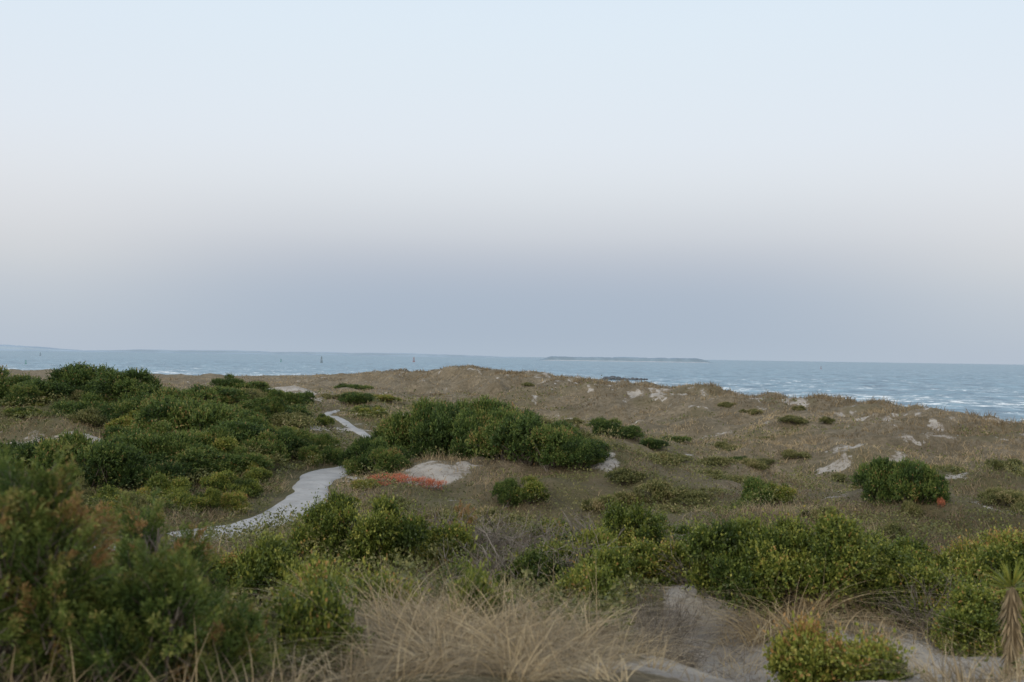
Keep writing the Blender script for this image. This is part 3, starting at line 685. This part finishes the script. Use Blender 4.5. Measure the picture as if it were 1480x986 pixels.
# ---------------------------------------------------------------- rocks
def rock(seed):
    import bmesh
    bm=bmesh.new(); bmesh.ops.create_icosphere(bm,subdivisions=2,radius=1)
    g=random.Random(seed); off=g.uniform(0,50)
    for v_ in bm.verts:
        f=.75+.55*float(fbm(np.array([v_.co.x*1.2+off]),np.array([v_.co.y*1.2+v_.co.z*1.7]),3,seed)[0])
        v_.co*=f; v_.co.z*=.7
    me=bpy.data.meshes.new("rock"); bm.to_mesh(me); bm.free(); me.materials.append(M_ROCK); return me
RK=[rock(i) for i in range(4)]
for i in range(18):
    o=bpy.data.objects.new("rock",RK[i%4]); t=i/17; o.location=(34.5+15*t,365+R2.uniform(-2,2),.35+R2.uniform(-.2,.3)); s=R2.uniform(.6,1.35)*(1.1-.4*t); o.scale=(s*1.0,s,s*.9); o.rotation_euler=(R2.uniform(-.3,.3),R2.uniform(-.3,.3),R2.uniform(0,6))
    o["label"]="dark wet jetty boulder standing in the surf"; o["category"]="rock"; o["group"]="jetty boulders"; COL.objects.link(o)

# ---------------------------------------------------------------- buoys
def cyl_lines(r0,r1,z0,z1,n=12,cx=0,cy=0):
    V=[];F=[]
    for z,r in ((z0,r0),(z1,r1)):
        for k in range(n): V.append((cx+r*math.cos(k*2*math.pi/n),cy+r*math.sin(k*2*math.pi/n),z))
    for k in range(n): F.append((k,(k+1)%n,n+(k+1)%n,n+k))
    F.append(tuple(range(n))[::-1]); F.append(tuple(range(n,2*n)))
    return V,F
def pm(name,V,F,mat):
    me=bpy.data.meshes.new(name); me.from_pydata(V,[],F); me.update(); me.materials.append(mat); return me
def buoy(x,y,h,mat,colname):
    e=bpy.data.objects.new("navigation_buoy",None); e.location=(x,y,0); e["label"]=colname+" steel navigation buoy floating on the sea"; e["category"]="buoy"; e["group"]="channel buoys"; COL.objects.link(e)
    V,F=cyl_lines(.2*h,.2*h,-.1*h,.14*h); fm=pm("float",V,F,mat)
    lines=[]
    for k in range(4):
        a=k*math.pi/2+.4; p0=np.array([.16*h*math.cos(a),.16*h*math.sin(a),.14*h]); p1=np.array([.07*h*math.cos(a),.07*h*math.sin(a),.78*h])
        lines.append(([p0,(p0+p1)/2,p1],.02*h,.02*h))
        a2=a+math.pi/2; q1=np.array([.12*h*math.cos(a2),.12*h*math.sin(a2),.47*h]); lines.append(([p0,(p0+q1)/2,q1],.012*h,.012*h))
    BV,BQ=tubes(lines); tm=make_mesh("tower",BV,BQ); tm.materials.append(mat)
    V,F=cyl_lines(.11*h,.09*h,.62*h,.84*h,8); dm=pm("daymark",V,F,mat)
    V,F=cyl_lines(.05*h,.04*h,.84*h,1.0*h,8); lm=pm("lantern",V,F,M_BGREY)
    for nm,mm in (("float",fm),("tower",tm),("daymark",dm),("lantern",lm)):
        o=bpy.data.objects.new(nm,mm); o.parent=e; COL.objects.link(o)
buoy(-169,885,6.0,M_BGREY,"dark grey"); buoy(-113,1150,6.4,M_BRED,"dull red"); buoy(325,1046,3.2,M_BRED,"small red"); buoy(-205,885,3.2,M_BGREEN,"green")
buoy(-261,535,2.4,M_BGREEN,"green"); buoy(-606,1280,4.6,M_BGREY,"dark grey")

# ---------------------------------------------------------------- sky + light
w=bpy.data.worlds.new("World"); scene.world=w; w.use_nodes=True; nt=w.node_tree; nt.nodes.clear()
out=nt.nodes.new("ShaderNodeOutputWorld"); bg=nt.nodes.new("ShaderNodeBackground")
tc=nt.nodes.new("ShaderNodeTexCoord"); sp=nt.nodes.new("ShaderNodeSeparateXYZ"); nt.links.new(tc.outputs['Generated'],sp.inputs[0])
rc=ramp(nt,[(0,s2l((174,188,203))),(.022,s2l((168,182,199))),(.06,s2l((169,182,199))),(.09,s2l((182,190,203))),(.12,s2l((202,206,213))),(.165,s2l((221,226,231))),(.21,s2l((225,232,240))),(.28,s2l((223,234,243))),(.34,s2l((222,235,246))),(.6,s2l((212,228,244))),(1,s2l((200,220,242)))],'B_SPLINE')
rs=ramp(nt,[(0,s2l((180,191,205))),(.025,s2l((183,193,205))),(.06,s2l((193,200,209))),(.09,s2l((207,210,214))),(.125,s2l((217,219,223))),(.165,s2l((224,228,233))),(.21,s2l((225,232,240))),(.28,s2l((222,233,243))),(.34,s2l((220,233,245))),(.6,s2l((212,228,244))),(1,s2l((200,220,242)))],'B_SPLINE')
nt.links.new(sp.outputs[2],rc.inputs[0]); nt.links.new(sp.outputs[2],rs.inputs[0])
xx=mth(nt,'SUBTRACT',sp.outputs[0],.02); x2=mth(nt,'MULTIPLY',xx,xx); fac=mr(nt,x2,0.0,.22)
sky=mixc(nt,fac,rc.outputs[0],rs.outputs[0])
glow=mr(nt,sp.outputs[1],.1,-1.0); sky=mixc(nt,mth(nt,'MULTIPLY',glow,.75),sky,(2.0,1.75,1.4))
ns=nt.nodes.new("ShaderNodeTexSky"); ns.sky_type='NISHITA'; ns.sun_disc=False; ns.sun_elevation=math.radians(28); ns.sun_rotation=math.radians(225); ns.dust_density=2
sc_=mixc(nt,1.0,ns.outputs[0],(.1,.1,.1),'MULTIPLY')
sky=mixc(nt,.04,sky,sc_)
nt.links.new(sky,bg.inputs[0]); bg.inputs[1].default_value=1.03; nt.links.new(bg.outputs[0],out.inputs[0])
sl=bpy.data.lights.new("sun","SUN"); sl.energy=1.3; sl.angle=math.radians(16); sl.color=(1,.93,.80)
so=bpy.data.objects.new("sun",sl); COL.objects.link(so)
sd=Vector((-.65,-.5,.42)); so.rotation_euler=sd.to_track_quat('Z','Y').to_euler()
# ---------------------------------------------------------------- camera
cd=bpy.data.cameras.new("camera"); cd.lens=35; cd.sensor_width=36; cd.clip_end=60000; cd.clip_start=.1
cd.dof.use_dof=True; cd.dof.focus_distance=32; cd.dof.aperture_fstop=2.2
co=bpy.data.objects.new("camera",cd); COL.objects.link(co)
Mx=Matrix.Translation((0,0,CAM_Z))@Matrix.Rotation(math.radians(90.90),4,'X')@Matrix.Rotation(math.radians(.87),4,'Z')
co.matrix_world=Mx; scene.camera=co
scene.view_settings.view_transform='Standard'; scene.view_settings.look='None'; scene.view_settings.exposure=0
print("BUILD",time.time()-T0)
